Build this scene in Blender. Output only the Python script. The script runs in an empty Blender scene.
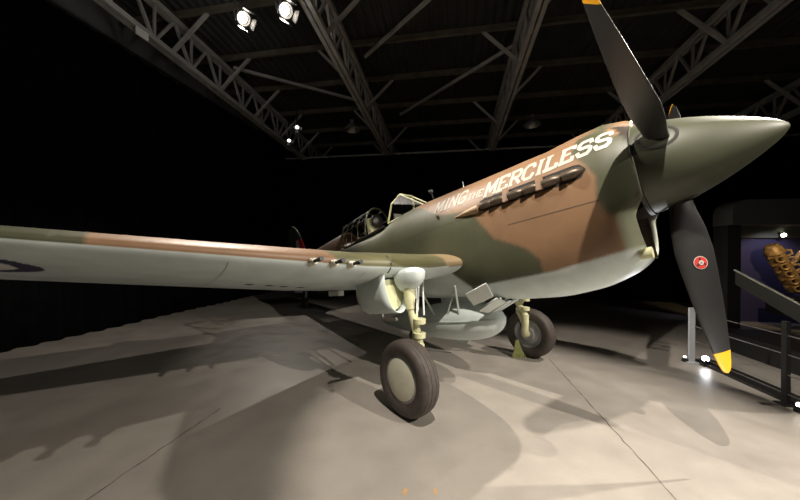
import bpy, bmesh, math, random
import numpy as np
from mathutils import Vector, Matrix
random.seed(7)
C = bpy.context.scene.collection
PI = math.pi
sc = bpy.context.scene

# ------------------------------------------------------------------ camera
cam_d = bpy.data.cameras.new('camera'); cam = bpy.data.objects.new('camera', cam_d); C.objects.link(cam)
cam_d.sensor_fit = 'HORIZONTAL'; cam_d.sensor_width = 36.0; cam_d.lens = 295.645 / 800 * 36
cam_d.clip_start = 0.05; cam_d.clip_end = 100
R_ = Vector((0.985365, 0.170183, 0.009688)); F_ = Vector((-0.170209, 0.985406, 0.001988)); U_ = R_.cross(F_)
cam.matrix_world = Matrix(((R_.x, U_.x, -F_.x, 0), (R_.y, U_.y, -F_.y, 0), (R_.z, U_.z, -F_.z, 1.5895), (0, 0, 0, 1)))
sc.camera = cam
# ------------------------------------------------------------------ world, exposure
w = bpy.data.worlds.new('hall_air'); sc.world = w; w.use_nodes = True
w.node_tree.nodes['Background'].inputs[0].default_value = (0.9, 0.95, 1, 1)
w.node_tree.nodes['Background'].inputs[1].default_value = 0.004
vs = sc.view_settings
vs.view_transform = 'Standard'; vs.look = 'None'; vs.gamma = 1; vs.exposure = .13; vs.use_curve_mapping = False

# ------------------------------------------------------------------ the hall's spotlights
def spot(name, loc, target, power, angle, blend=0.3, col=(1, .915, .8), size=.05):
    d = bpy.data.lights.new(name, 'SPOT'); d.energy = power; d.spot_size = math.radians(angle); d.spot_blend = blend
    d.color = col; d.shadow_soft_size = size
    o = bpy.data.objects.new(name, d); C.objects.link(o); o.location = loc
    o.rotation_euler = (Vector(target) - Vector(loc)).to_track_quat('-Z', 'Y').to_euler()
    return o
spot('spotlight_beam', (5.5, -.2, 5.4), (.0, 1.7, .5), 1900, 56, .35, size=.03)
spot('spotlight_beam', (4.65, 3.9, 5.4), (.2, 2.3, .6), 1300, 66, .35, size=.03)
spot('spotlight_beam', (.6, .7, 5.4), (1.42, 2.7, .3), 1250, 58, .3, size=.03)
spot('spotlight_beam', (-3.42, 4.35, 5.3), (1.2, 2.4, .9), 1100, 80, .5, size=.04)
spot('spotlight_beam', (-2.64, 4.31, 5.3), (1.5, 2.2, .9), 220, 80, .5, size=.04)
spot('spotlight_beam', (-5.59, 9.4, 5.3), (-2.4, 6.3, .5), 400, 46, .4, size=.04)
spot('belly_fill_beam', (3.3, 3.5, .2), (.6, 3.5, .7), 45, 60, .7, (1, .95, .86), .06)  # low beam set near the small kerb light to brighten the belly
spot('belly_fill_beam', (3.3, 1.6, .2), (.2, 3.2, .6), 70, 60, .7, (1, .95, .86), .06)  # added beam with no lamp of its own, brightens belly and drop tank
def fill_point(loc, power):
    d = bpy.data.lights.new('ceiling_fill', 'POINT'); d.energy = power; d.color = (1, .95, .88); d.shadow_soft_size = .08
    o = bpy.data.objects.new('ceiling_fill', d); C.objects.link(o); o.location = loc
fill_point((-3.42, 4.1, 5.2), 15); fill_point((-2.64, 4.06, 5.2), 12); fill_point((-4.6, 1.5, 5.2), 16)  # added points brightening trusses and ceiling; the last has no lamp

# ------------------------------------------------------------------ helpers
def mat(name, col, rough=.5, metal=0, spec=.5, emit=None, strength=0):
    m = bpy.data.materials.new(name); m.use_nodes = True
    b = m.node_tree.nodes['Principled BSDF']
    b.inputs['Base Color'].default_value = (*col, 1); b.inputs['Roughness'].default_value = rough
    b.inputs['Metallic'].default_value = metal; b.inputs['Specular IOR Level'].default_value = spec
    if emit: b.inputs['Emission Color'].default_value = (*emit, 1); b.inputs['Emission Strength'].default_value = strength
    return m
def noisy(m, scale=4, amt=.25, bump=0, rough_amt=0, detail=5):
    """break up a plain colour with soft procedural wear"""
    nt = m.node_tree; b = nt.nodes['Principled BSDF']; col = tuple(b.inputs['Base Color'].default_value)
    tc = nt.nodes.new('ShaderNodeTexCoord'); n = nt.nodes.new('ShaderNodeTexNoise')
    n.inputs['Scale'].default_value = scale; n.inputs['Detail'].default_value = detail
    nt.links.new(tc.outputs['Object'], n.inputs['Vector'])
    mr = nt.nodes.new('ShaderNodeMapRange'); mr.inputs[1].default_value = .3; mr.inputs[2].default_value = .7
    mr.inputs[3].default_value = 1 - amt; mr.inputs[4].default_value = 1 + amt
    nt.links.new(n.outputs['Fac'], mr.inputs[0])
    mx = nt.nodes.new('ShaderNodeVectorMath'); mx.operation = 'SCALE'; mx.inputs[0].default_value = col[:3]
    nt.links.new(mr.outputs[0], mx.inputs['Scale']); nt.links.new(mx.outputs[0], b.inputs['Base Color'])
    if bump:
        bp = nt.nodes.new('ShaderNodeBump'); bp.inputs['Strength'].default_value = bump; bp.inputs['Distance'].default_value = .02
        nt.links.new(n.outputs['Fac'], bp.inputs['Height']); nt.links.new(bp.outputs[0], b.inputs['Normal'])
    return m
def link(name, me, m=None, parent=None, smooth=False, ang=None):
    o = bpy.data.objects.new(name, me); C.objects.link(o)
    if m: me.materials.append(m)
    if parent: o.parent = parent
    if smooth:
        for p in me.polygons: p.use_smooth = True
        if ang: me.set_sharp_from_angle(angle=math.radians(ang))
    return o
class MB:
    def __init__(s): s.v = []; s.f = []
    def add(s, V, Fc):
        k = len(s.v); s.v += [tuple(map(float, p)) for p in V]; s.f += [tuple(i + k for i in f) for f in Fc]
    def box(s, c, d, rot=None):
        V = [Vector((x * d[0] / 2, y * d[1] / 2, z * d[2] / 2)) for x in (-1, 1) for y in (-1, 1) for z in (-1, 1)]
        if rot is not None: V = [rot @ p for p in V]
        s.add([p + Vector(c) for p in V], [(0, 1, 3, 2), (4, 6, 7, 5), (0, 4, 5, 1), (2, 3, 7, 6), (0, 2, 6, 4), (1, 5, 7, 3)])
    def tube(s, pts, r, n=12, cap=True, flat=None):
        pts = [Vector(p) for p in pts]; rr = r if hasattr(r, '__len__') else [r] * len(pts); rings = []
        up = None
        for i, p in enumerate(pts):
            t = (pts[min(i + 1, len(pts) - 1)] - pts[max(i - 1, 0)]).normalized()
            if up is None: up = Vector((0, 0, 1)) if abs(t.z) < .9 else Vector((1, 0, 0))
            x = t.cross(up).normalized(); y = x.cross(t).normalized(); up = y
            rings.append([p + (x * math.cos(2 * PI * j / n) + y * math.sin(2 * PI * j / n) * (flat or 1)) * rr[i] for j in range(n)])
        s.loft(rings, cap)
    def loft(s, rings, cap=True, closed=True):
        n = len(rings[0]); V = [p for r in rings for p in r]; Fc = []
        for i in range(len(rings) - 1):
            for j in range(n if closed else n - 1):
                a = i * n + j; b = i * n + (j + 1) % n; Fc.append((a, b, b + n, a + n))
        if cap: Fc.append(tuple(range(n))[::-1]); Fc.append(tuple(range((len(rings) - 1) * n, len(rings) * n)))
        s.add(V, Fc)
    def bar(s, a, b, w_, h_=None, up=(0, 0, 1)):
        a = Vector(a); b = Vector(b); t = (b - a).normalized(); up = Vector(up)
        if abs(t.dot(up)) > .98: up = Vector((1, 0, 0))
        x = t.cross(up).normalized() * w_ / 2; y = x.cross(t).normalized() * (h_ or w_) / 2
        s.loft([[p - x - y, p + x - y, p + x + y, p - x + y] for p in (a, b)])
    def lathe(s, prof, o, axis, n=48, cap=True):
        """prof = (distance along axis, radius)"""
        axis = Vector(axis).normalized(); q = Vector((0, 0, 1)) if abs(axis.z) < .9 else Vector((1, 0, 0))
        x = axis.cross(q).normalized(); y = axis.cross(x)
        s.loft([[Vector(o) + axis * d + (x * math.cos(2 * PI * j / n) + y * math.sin(2 * PI * j / n)) * r for j in range(n)] for d, r in prof], cap)
    def mesh(s, fix=True):
        me = bpy.data.meshes.new('mesh'); me.from_pydata(s.v, [], s.f)
        if fix:
            bm = bmesh.new(); bm.from_mesh(me); bmesh.ops.recalc_face_normals(bm, faces=bm.faces); bm.to_mesh(me); bm.free()
        me.update(); return me
    def build(s, name, m=None, parent=None, smooth=False, ang=40):
        return link(name, s.mesh(), m, parent, smooth, ang)
def tag(o, label=None, cat=None, group=None, kind=None):
    if label: o['label'] = label
    if cat: o['category'] = cat
    if group: o['group'] = group
    if kind: o['kind'] = kind
    return o
def empty(name, loc, label, cat, group=None, rot=(0, 0, 0)):
    o = bpy.data.objects.new(name, None); C.objects.link(o); o.location = loc; o.rotation_euler = rot; o.empty_display_size = .1
    return tag(o, label, cat, group)

# ------------------------------------------------------------------ materials
M = {}
def vcol_mat(name, rough, wear=.12):
    m = mat(name, (.5, .5, .5), rough); nt = m.node_tree; b = nt.nodes['Principled BSDF']
    a = nt.nodes.new('ShaderNodeAttribute'); a.attribute_name = 'paint'
    tc = nt.nodes.new('ShaderNodeTexCoord'); n = nt.nodes.new('ShaderNodeTexNoise'); n.inputs['Scale'].default_value = 3.5; n.inputs['Detail'].default_value = 7
    nt.links.new(tc.outputs['Object'], n.inputs['Vector'])
    mr = nt.nodes.new('ShaderNodeMapRange'); mr.inputs[1].default_value = .3; mr.inputs[2].default_value = .7; mr.inputs[3].default_value = 1 - wear; mr.inputs[4].default_value = 1 + wear
    nt.links.new(n.outputs['Fac'], mr.inputs[0])
    s = nt.nodes.new('ShaderNodeVectorMath'); s.operation = 'SCALE'
    nt.links.new(a.outputs['Color'], s.inputs[0]); nt.links.new(mr.outputs[0], s.inputs['Scale']); nt.links.new(s.outputs[0], b.inputs['Base Color'])
    return m
M['camo'] = vcol_mat('camouflage_paint', .5)
GREEN = (.064, .066, .036); BROWN = (.215, .122, .064); SKY = (.55, .61, .59)
M['green'] = noisy(mat('olive_paint', GREEN, .36), 5, .1)
M['spinner'] = noisy(mat('dark_olive_paint', (.047, .05, .028), .5), 5, .1)
M['sky'] = noisy(mat('pale_blue_grey_paint', SKY, .45), 5, .06)
M['sky2'] = noisy(mat('pale_grey_panel', (.6, .63, .6), .45), 5, .05)
M['cream'] = noisy(mat('cream_green_primer', (.55, .54, .33), .45), 12, .12)
M['hub'] = noisy(mat('cream_hub_paint', (.62, .6, .48), .5), 10, .06)
M['grey'] = mat('grey_metal', (.3, .3, .31), .4, .3)
M['rubber'] = noisy(mat('brown_black_rubber', (.055, .044, .038), .62), 20, .2)
M['black'] = mat('black_paint', (.012, .012, .012), .45)
M['blade'] = noisy(mat('blade_black', (.011, .011, .011), .5), 8, .15)
M['yellow'] = mat('yellow_paint', (.85, .42, .01), .45)
M['dark'] = mat('dark_interior', (.015, .013, .01), .8)
M['exh'] = noisy(mat('burnt_steel', (.10, .075, .055), .42, .55), 25, .3)
M['white'] = mat('white_lettering', (.47, .43, .37), .6)
M['red'] = mat('red_paint', (.5, .03, .025), .5)
M['steel'] = mat('steel', (.5, .5, .5), .3, .9)
M['leather'] = mat('dark_leather', (.02, .018, .016), .35)
M['strap'] = noisy(mat('olive_webbing', (.2, .21, .07), .8), 40, .2)
M['glass'] = None
def glass():
    m = bpy.data.materials.new('perspex'); m.use_nodes = True; nt = m.node_tree; nt.nodes.clear()
    o = nt.nodes.new('ShaderNodeOutputMaterial'); mx = nt.nodes.new('ShaderNodeMixShader'); t = nt.nodes.new('ShaderNodeBsdfTransparent')
    g = nt.nodes.new('ShaderNodeBsdfGlossy'); g.inputs['Roughness'].default_value = .35; g.inputs[0].default_value = (.6, .6, .6, 1); fr = nt.nodes.new('ShaderNodeValue'); fr.outputs[0].default_value = .012
    t.inputs[0].default_value = (.86, .84, .78, 1)
    nt.links.new(fr.outputs[0], mx.inputs[0]); nt.links.new(t.outputs[0], mx.inputs[1]); nt.links.new(g.outputs[0], mx.inputs[2]); nt.links.new(mx.outputs[0], o.inputs[0])
    return m
M['glass'] = glass()

def floor_mat():
    m = mat('painted_concrete', (.3, .27, .24), .4); nt = m.node_tree; b = nt.nodes['Principled BSDF']; L = nt.links.new
    tc = nt.nodes.new('ShaderNodeTexCoord'); N = []
    for sc_, de in ((.55, 4), (3.2, 8), (38, 4)):
        n = nt.nodes.new('ShaderNodeTexNoise'); n.inputs['Scale'].default_value = sc_; n.inputs['Detail'].default_value = de; L(tc.outputs['Object'], n.inputs['Vector']); N.append(n)
    r = nt.nodes.new('ShaderNodeValToRGB'); r.color_ramp.elements[0].position = .3; r.color_ramp.elements[1].position = .72
    r.color_ramp.elements[0].color = (.235, .212, .190, 1); r.color_ramp.elements[1].color = (.335, .305, .268, 1)
    a1 = nt.nodes.new('ShaderNodeMix'); a1.inputs[0].default_value = .55; L(N[0].outputs[0], a1.inputs[2]); L(N[1].outputs[0], a1.inputs[3])
    a2 = nt.nodes.new('ShaderNodeMix'); a2.inputs[0].default_value = .12; L(a1.outputs[0], a2.inputs[2]); L(N[2].outputs[0], a2.inputs[3])
    L(a2.outputs[0], r.inputs[0]); L(r.outputs[0], b.inputs['Base Color'])
    mr = nt.nodes.new('ShaderNodeMapRange'); mr.inputs[1].default_value = .3; mr.inputs[2].default_value = .7; mr.inputs[3].default_value = .34; mr.inputs[4].default_value = .52
    L(N[1].outputs[0], mr.inputs[0]); L(mr.outputs[0], b.inputs['Roughness'])
    bp = nt.nodes.new('ShaderNodeBump'); bp.inputs['Strength'].default_value = .08; bp.inputs['Distance'].default_value = .01
    L(N[2].outputs[0], bp.inputs['Height']); L(bp.outputs[0], b.inputs['Normal'])
    return m
M['floor'] = floor_mat()
M['joint'] = mat('joint_filler', (.07, .055, .04), .8)
M['curtain'] = noisy(mat('black_drape', (.0022, .0022, .0025), .95, spec=.05), 3, .3)
M['wall'] = noisy(mat('grey_wall_cladding', (.16, .16, .165), .7), 1.5, .15)
M['darkwall'] = mat('dark_wall', (.008, .008, .009), .9)
M['roofsheet'] = noisy(mat('roof_sheet', (.04, .04, .04), .7), 2, .25)
M['truss'] = noisy(mat('grey_painted_steel', (.42, .41, .4), .55), 6, .15)
M['purlin'] = noisy(mat('galvanised_purlin', (.15, .13, .10), .5), 4, .3)

# ------------------------------------------------------------------ the hall
def box_struct(name, c, d, m):
    b = MB(); b.box(c, d); o = b.build(name, m); o['kind'] = 'structure'; return o
box_struct('floor', (2, 4.2, -.05), (20, 18, .1), M['floor'])
box_struct('wall_left', (-7.25, 4.2, 3.4), (.1, 18, 7.0), M['wall'])
box_struct('wall_back', (2, 13.1, 3.4), (20, .1, 7.0), M['darkwall'])
box_struct('wall_right', (11.9, 4.2, 3.4), (.1, 18, 7.0), M['darkwall'])
def zb(y): return 5.70 - .075 * (y - 4.5)      # underside of the trusses, falling towards the back
def zt(y): return zb(y) + .74
# corrugated roof
b = MB(); n = 400; rows = []
for i in range(n + 1):
    x = -7.3 + 19.2 * i / n; dz = .02 * (1 if (i // 2) % 2 else -1)
    rows.append([(x, -4.8, zt(-4.8) + .26 + dz), (x, 13.1, zt(13.1) + .26 + dz)])
b.loft(rows, cap=False, closed=False)
o = b.build('ceiling', M['roofsheet']); o['kind'] = 'structure'
for k, (x, y0, y1) in enumerate(((-2.25, -4, 2.62), (1.45, -4, 4.75))):
    b = MB(); yy = y0; L_, R2 = [], []
    while yy < y1:
        j = random.uniform(-.006, .006); wd = random.uniform(.002, .006); L_.append((x + j - wd, yy, .0012)); R2.append((x + j + wd, yy, .0012)); yy += .06
    b.loft([L_, R2], cap=False, closed=False)
    o = b.build('trim_%d' % (k + 1), M['joint']); o['kind'] = 'structure'

M['scuff'] = mat('tan_scuff', (.42, .25, .11), .8)
for k, (x, y, sz) in enumerate(((-.285, 1.935, .035), (-.085, 1.97, .03))):
    b = MB(); b.add([(x + sz * math.cos(q) * random.uniform(.4, 1) * .6, y + sz * math.sin(q) * random.uniform(.5, 1.2), .0015) for q in np.linspace(0, 2 * PI, 14, endpoint=False)], [tuple(range(14))])
    o = b.build('trim_%d' % (k + 3), M['scuff']); o['kind'] = 'structure'

def drape(name, p0, p1, z1, label, amp=.05, step=.33, low=.0):
    p0 = Vector(p0); p1 = Vector(p1); L_ = (p1 - p0).length; t = (p1 - p0).normalized(); nrm = Vector((-t.y, t.x, 0))
    n = int(L_ / .04); rings = []
    for iz in range(7):
        f = iz / 6; row = []
        for i in range(n + 1):
            s = L_ * i / n
            wv = amp * math.sin(2 * PI * s / step + 1.3 * math.sin(s * 1.7)) * (.55 + .45 * (1 - f)) + .03 * math.sin(s * 2.1 + f)
            z = low + .012 * math.sin(s * 5) + (z1 - low) * f if iz == 0 else z1 * f
            row.append(p0 + t * s + nrm * wv + Vector((0, 0, max(z, .004))))
        rings.append(row)
    b = MB(); b.loft(rings, cap=False, closed=False)
    o = b.build(name, M['curtain'], None, True, None)
    md = o.modifiers.new('cloth', 'SOLIDIFY'); md.thickness = .006
    return tag(o, label, 'curtain')
drape('black_curtain', (-6.63, -3.5, 0), (-6.63, 10.9, 0), 5.64, 'tall black curtain hung along the left wall under the pale wall strip')
drape('black_curtain', (-6.6, 10.95, 0), (11.2, 10.95, 0), 5.2, 'tall black curtain across the far end of the hall behind the aircraft')
# rail carrying the left curtain
b = MB(); b.bar((-6.63, -3.5, 5.68), (-6.63, 10.9, 5.68), .05); tag(b.build('curtain_rail', M['darkwall']), 'dark curtain rail along the top of the left curtain', 'rail')
b = MB(); b.bar((-6.6, 10.95, 5.24), (11.2, 10.95, 5.24), .05); tag(b.build('curtain_rail', M['truss']), 'thin grey curtain rail across the far end of the hall', 'rail')
b = MB(); b.box((-5.69, 4.58, 5.57), (.02, .22, .15)); tag(b.build('wall_sign', mat('white_plate', (.75, .75, .73), .5)), 'small white plate hung under the left truss, above the black curtain', 'sign')

# roof trusses
PY = (1.45, 2.75, 4.05, 5.35, 6.65, 7.95, 9.3, 10.6, 11.9)
TX = (-5.8, -2.4, 1.42, 5.15, 8.9)
TL = ('roof truss nearest the left wall, beside the black curtain', 'pale roof truss second from the left, above the wing', 'roof truss third from the left, above the cockpit',
      'dim roof truss behind the raised propeller blade', 'dark roof truss farthest to the right')
for ti, tx in enumerate(TX):
    t = empty('roof_truss', (tx, 4.5, zb(4.5)), 'grey lattice ' + TL[ti], 'roof truss', 'roof trusses')
    def P3(y, z, dx=0): return (dx, y - 4.5, z - zb(4.5))
    y0, y1 = -3.5, 12.9
    for nm, fz in (('bottom_chord', zb), ('top_chord', zt)):
        b = MB()
        for dx in (-.055, .055): b.bar(P3(y0, fz(y0), dx), P3(y1, fz(y1), dx), .075, .1)
        b.build(nm, M['truss'], t)
    b = MB(); yy = y0; up = True
    while yy < y1 - .4:
        if up: b.bar(P3(yy, zb(yy)), P3(yy + .42, zt(yy + .42)), .05)
        else: b.bar(P3(yy, zt(yy)), P3(yy + .42, zb(yy + .42)), .05); b.bar(P3(yy + .42, zb(yy + .42)), P3(yy + .42, zt(yy + .42)), .04)
        up = not up; yy += .42
    b.build('web_lattice', M['truss'], t)
    for q, y in enumerate(PY):
        for sx in (1, -1):
            if ti == 0 and sx < 0: continue
            if ti and (q + (sx > 0)) % 2: continue
            b = MB(); b.bar(P3(y - .1, zb(y), 0), P3(y, zt(y) + .1, sx * .78), .06, .06); b.build('knee_brace', M['truss'], t)
for y in PY:
    b = MB(); z = zt(y) + .14; b.box((0, 0, .06), (19, .035, .15)); b.box((0, .035, .13), (19, .07, .02)); b.box((0, -.03, -.01), (19, .06, .02))
    o = b.build('roof_purlin', M['purlin']); o.location = (2.2, y, z - .04); tag(o, 'long steel roof purlin running across the roof trusses', 'purlin', 'roof purlins')
# slanting wind braces in the roof plane
for (a, c, lb) in (((-2.2, 5.3), (-5.4, 2.6), 'slanting roof brace left of the second truss, near the two lit spotlights'), ((-2.3, 9.0), (-5.6, 6.8), 'slanting roof brace reaching from the second truss to the left truss'),
               ((-2.1, 6.9), (1.1, 4.4), 'slanting roof brace right of the second truss'), ((-1.7, 9.6), (1.4, 7.0), 'slanting roof brace meeting the third truss low down')):
    b = MB(); b.bar((a[0], a[1], zt(a[1]) + .02), (c[0], c[1], zt(c[1]) + .02), .05, .07); tag(b.build('roof_brace', M['truss']), lb, 'roof brace', 'roof braces')
# ------------------------------------------------------------------ the aircraft
# body coordinates: a = metres aft of the spinner tip, r = metres to starboard, u = metres above the thrust line
plane = empty('fighter_aircraft', (.464, 3.76, 0), 'camouflaged brown and green propeller fighter aircraft with pale underside, parked on the concrete', 'aircraft', None, (0, -.19465, -.70763))
def B(a, r, u): return Vector((-(a - 2.655), -r, u + 1.953))
KEY = [  # a, top, bottom, half width, height of widest point, top power, bottom power
 (.83, .385, -.735, .385, -.01, 2.0, 2.5), (.90, .43, -.80, .41, -.04, 2.05, 2.6), (1.0, .455, -.86, .43, -.06, 2.1, 2.6), (1.26, .465, -.95, .44, -.1, 2.1, 2.6),
 (1.63, .475, -.995, .45, -.12, 2.1, 2.6), (2.0, .478, -.99, .455, -.12, 2.1, 2.6), (2.25, .482, -.955, .46, -.12, 2.1, 2.6), (2.5, .488, -.92, .46, -.12, 2.1, 2.6),
 (3.2, .50, -.90, .46, -.12, 2.1, 2.7), (3.75, .47, -.83, .455, -.1, 2.1, 2.6), (4.1, .37, -.78, .45, -.1, 2.1, 2.5), (4.5, .34, -.72, .44, -.08, 2.1, 2.4), (5.3, .36, -.61, .40, -.04, 2.0, 2.2), (5.52, .45, -.57, .375, -.02, 2.0, 2.15),
 (5.66, .64, -.54, .365, 0, 2.0, 2.1), (6.2, .62, -.45, .33, .04, 2, 2), (7.2, .575, -.27, .245, .12, 2, 2), (8.0, .53, -.11, .175, .18, 2, 2), (8.8, .47, .05, .10, .24, 2, 2), (9.45, .42, .2, .03, .3, 2, 2)]
KA = np.array(KEY)
def _mono(xs, ys, x):           # smooth (Catmull/Hermite) interpolation
    i = min(max(int(np.searchsorted(xs, x)) - 1, 0), len(xs) - 2)
    h = xs[i + 1] - xs[i]; t = min(max((x - xs[i]) / h, 0), 1)
    def sl(k):
        if k <= 0: return (ys[1] - ys[0]) / (xs[1] - xs[0])
        if k >= len(xs) - 1: return (ys[-1] - ys[-2]) / (xs[-1] - xs[-2])
        a = (ys[k] - ys[k - 1]) / (xs[k] - xs[k - 1]); b = (ys[k + 1] - ys[k]) / (xs[k + 1] - xs[k])
        return 0 if a * b <= 0 else 2 * a * b / (a + b)
    m0, m1 = sl(i), sl(i + 1)
    return (2*t**3-3*t**2+1)*ys[i] + (t**3-2*t**2+t)*h*m0 + (-2*t**3+3*t**2)*ys[i+1] + (t**3-t**2)*h*m1
def sect(a): return [_mono(KA[:, 0], KA[:, k], a) for k in range(1, 7)]
def ring_pt(S, ph):             # ph 0 = top, pi/2 = starboard, pi = bottom
    top, bot, wd, um, nt_, nb_ = S; s, c = math.sin(ph), math.cos(ph); n_ = nt_ if c >= 0 else nb_
    r = wd * math.copysign(abs(s) ** (2 / n_), s); h = (top - um) if c >= 0 else (um - bot)
    return r, um + h * math.copysign(abs(c) ** (2 / n_), c)
def shift(a, u):                # the nose ring stands forward of the chin intake
    t = min(max((u + .43) / .18, 0), 1); return .075 * t * t * (3 - 2 * t) * min(max(1 - (a - .83) / .25, 0), 1)
def unshift(a, u):
    p = a
    for _ in range(6): p = a + shift(p, u)
    return p
def side_r(a, u):               # half width of the fuselage at height u
    a = unshift(a, u)
    top, bot, wd, um, nt_, nb_ = sect(a)
    h, n_ = ((top - um), nt_) if u >= um else ((um - bot), nb_)
    q = min(abs(u - um) / h, 1); return wd * (1 - q ** n_) ** (1 / n_)
def skin(a, u, side=1, off=.003):
    e = .01; r = side_r(a, u); d = (side_r(a, u + e) - side_r(a, u - e)) / (2 * e)
    nl = math.hypot(1, d); return B(a, side * (r + off / nl), u - off * d / nl)

def poly_in(p, P):
    x, y = p; ins = False; j = len(P) - 1
    for i in range(len(P)):
        xi, yi = P[i]; xj, yj = P[j]
        if (yi > y) != (yj > y) and x < (xj - xi) * (y - yi) / (yj - yi) + xi: ins = not ins
        j = i
    return ins
BROWN_STAR = [(.98, .9), (1.12, .42), (1.16, .25), (1.06, .1), (.99, -.04), (1.02, -.2), (.98, -.34), (.90, -.42), (.83, -.44), (.8, -1.2),
              (1.58, -1.2), (1.58, -.78), (1.57, -.62), (1.66, -.5), (1.84, -.4), (1.98, -.33), (2.06, -.2), (2.16, -.05), (2.3, .06), (2.55, .1), (2.75, .16), (2.95, .27), (3.1, .36), (3.3, .42), (3.3, .9)]
BROWN_STAR2 = [(.78, .5), (.78, .30), (.86, .26), (.90, .36), (.90, .5)]
BROWN_AFT = [(5.2, 1), (5.35, .3), (5.6, 0), (6.0, -.2), (6.6, -.3), (7.3, .0), (7.6, .3), (7.5, 1)]
def fus_colour(a, r, u):
    # underside line
    if a < 1.5: line = -.64 + (a - .85) * (-.105 / .65)
    elif a < 2.45: line = -.745 + (a - 1.5) * (-.055 / .95)
    elif a < 2.65: line = -.80 + (a - 2.45) * 1.0
    elif a < 5: line = -.60 + (a - 2.65) * .06
    else: line = -.46 + (a - 5) * .15
    if 2.27 < a < 2.46 and u < -.80 and u < line: return (.05, .04, .035)
    if u < line: return SKY
    if a < .925 and u < -.36: return (.30, .32, .22)
    if poly_in((a, u), BROWN_STAR) or poly_in((a, u), BROWN_STAR2) or poly_in((a, u), BROWN_AFT): return BROWN
    return GREEN
def paint(me, fn):
    at = me.color_attributes.new('paint', 'FLOAT_COLOR', 'POINT')
    buf = np.empty(len(me.vertices) * 4, np.float32)
    for i, v in enumerate(me.vertices):
        c = fn(2.655 - v.co.x, -v.co.y, v.co.z - 1.953); buf[4*i:4*i+4] = (*c, 1)
    at.data.foreach_set('color', buf)
# stations, dense at the front where the camera is near
st = list(np.arange(.83, 3.4, .0165)) + list(np.arange(3.4, 6, .03)) + list(np.arange(6, 9.45, .06)) + [9.45]
NR = 232
angs = []
for j in range(NR): angs.append(2 * PI * j / NR)
mb = MB(); rings = []
S0 = sect(.83)
def shrunk(a, k, ins):
    out = []
    for p in angs:
        r, u = ring_pt(S0, p); cr, cu = 0, -.18
        L_ = math.hypot(r - cr, u - cu); f = (L_ - ins) / L_ * k; out.append(B(a - shift(.83, u), cr + (r - cr) * f, cu + (u - cu) * f))
    return out
rings = [shrunk(1.35, .9, .05), shrunk(1.3, .9, .03), shrunk(.95, 1, .04), shrunk(.85, 1, .03), shrunk(.825, 1, .018), shrunk(.82, 1, .008)]
nin = len(rings)
for a in st:
    S = sect(a); rings.append([B(a - shift(a, q[1]), *q) for q in (ring_pt(S, p) for p in angs)])
# loft, leaving the cockpit opening
k0 = 0; V = [p for r in rings for p in r]; Fc = []
for i in range(len(rings) - 1):
    a_ = st[i - nin] if i >= nin else 0
    for j in range(NR):
        j2 = (j + 1) % NR
        if i >= nin and 3.78 < a_ < 4.85:
            r, u = ring_pt(sect(a_), angs[j]); r2, u2 = ring_pt(sect(a_), angs[j2])
            if abs(r) < .262 and u > 0: continue
        Fc.append((i * NR + j, i * NR + j2, (i + 1) * NR + j2, (i + 1) * NR + j))
Fc.append(tuple(range(NR))); Fc.append(tuple(range((len(rings) - 1) * NR, len(rings) * NR)))
mb.add(V, Fc)
me = mb.mesh()
def fcol(a, r, u):
    a0 = a; a = unshift(a, u)
    if a < .829: return (.33, .36, .27) if u < -.36 else GREEN
    rr = side_r(a, u)
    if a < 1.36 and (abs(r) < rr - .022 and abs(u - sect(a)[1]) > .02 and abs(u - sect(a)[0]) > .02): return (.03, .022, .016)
    acc = np.zeros(3)
    for da, du in ((0, 0), (.011, .005), (-.011, -.005), (.005, -.010), (-.005, .010), (.016, -.004), (-.016, .004)): acc += np.array(fus_colour(a0 + da, r, u + du))
    return acc / 7
paint(me, fcol)
fus = link('fuselage', me, M['camo'], plane, True, 50)

# nose details: oil cooler divider in the chin opening, carburettor intake on top
b = MB(); b.tube([B(.86, 0, -.40), B(.86, 0, -.74)], .022, 12, flat=2.5); b.tube([B(.9, -.3, -.55), B(.9, .3, -.55)], .014, 10)
for k in (-1, 1):
    for q in range(5): b.bar(B(.98, k * (.05 + q * .05), -.42), B(.98, k * (.05 + q * .05), -.66), .01)
b.build('radiator_face', M['exh'], fus)
b = MB(); b.loft([[B(.79 + .08 * (i / 1.0), k * .235 + .04 * math.cos(q) * (1 - .1 * i), -.695 + .045 * math.sin(q)) for q in np.linspace(0, 2 * PI, 12, endpoint=False)] for k in (1,) for i in (0, 1)])
b.build('intake_splitter', M['cream'], fus, True)
b = MB(); rings = []
for a, h, wd in ((.76, .01, .085), (.742, .035, .105), (.75, .052, .118), (.80, .056, .125), (.95, .058, .13), (1.15, .046, .125), (1.4, .022, .10), (1.65, .0, .06)):
    base = sect(unshift(max(a, .76), .4))[0]
    rings.append([B(a, wd * math.cos(q), base - .03 + (h + .03) * max(0, math.sin(q)) ** .8) for q in np.linspace(0, PI, 25)])
b.loft(rings[2:], cap=True, closed=False); o = b.build('carburettor_intake', M['camo'], fus, True); paint(o.data, lambda a, r, u: BROWN if a < .87 else (GREEN if a < 1.1 else BROWN))
b = MB(); b.tube([rings[2][k] for k in range(25)], .009, 8); b.build('intake_lip', M['cream'], fus, True)
b = MB(); b.add([p for p in rings[2]], [tuple(range(25))]); b.build('intake_mouth', M['dark'], fus)

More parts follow.
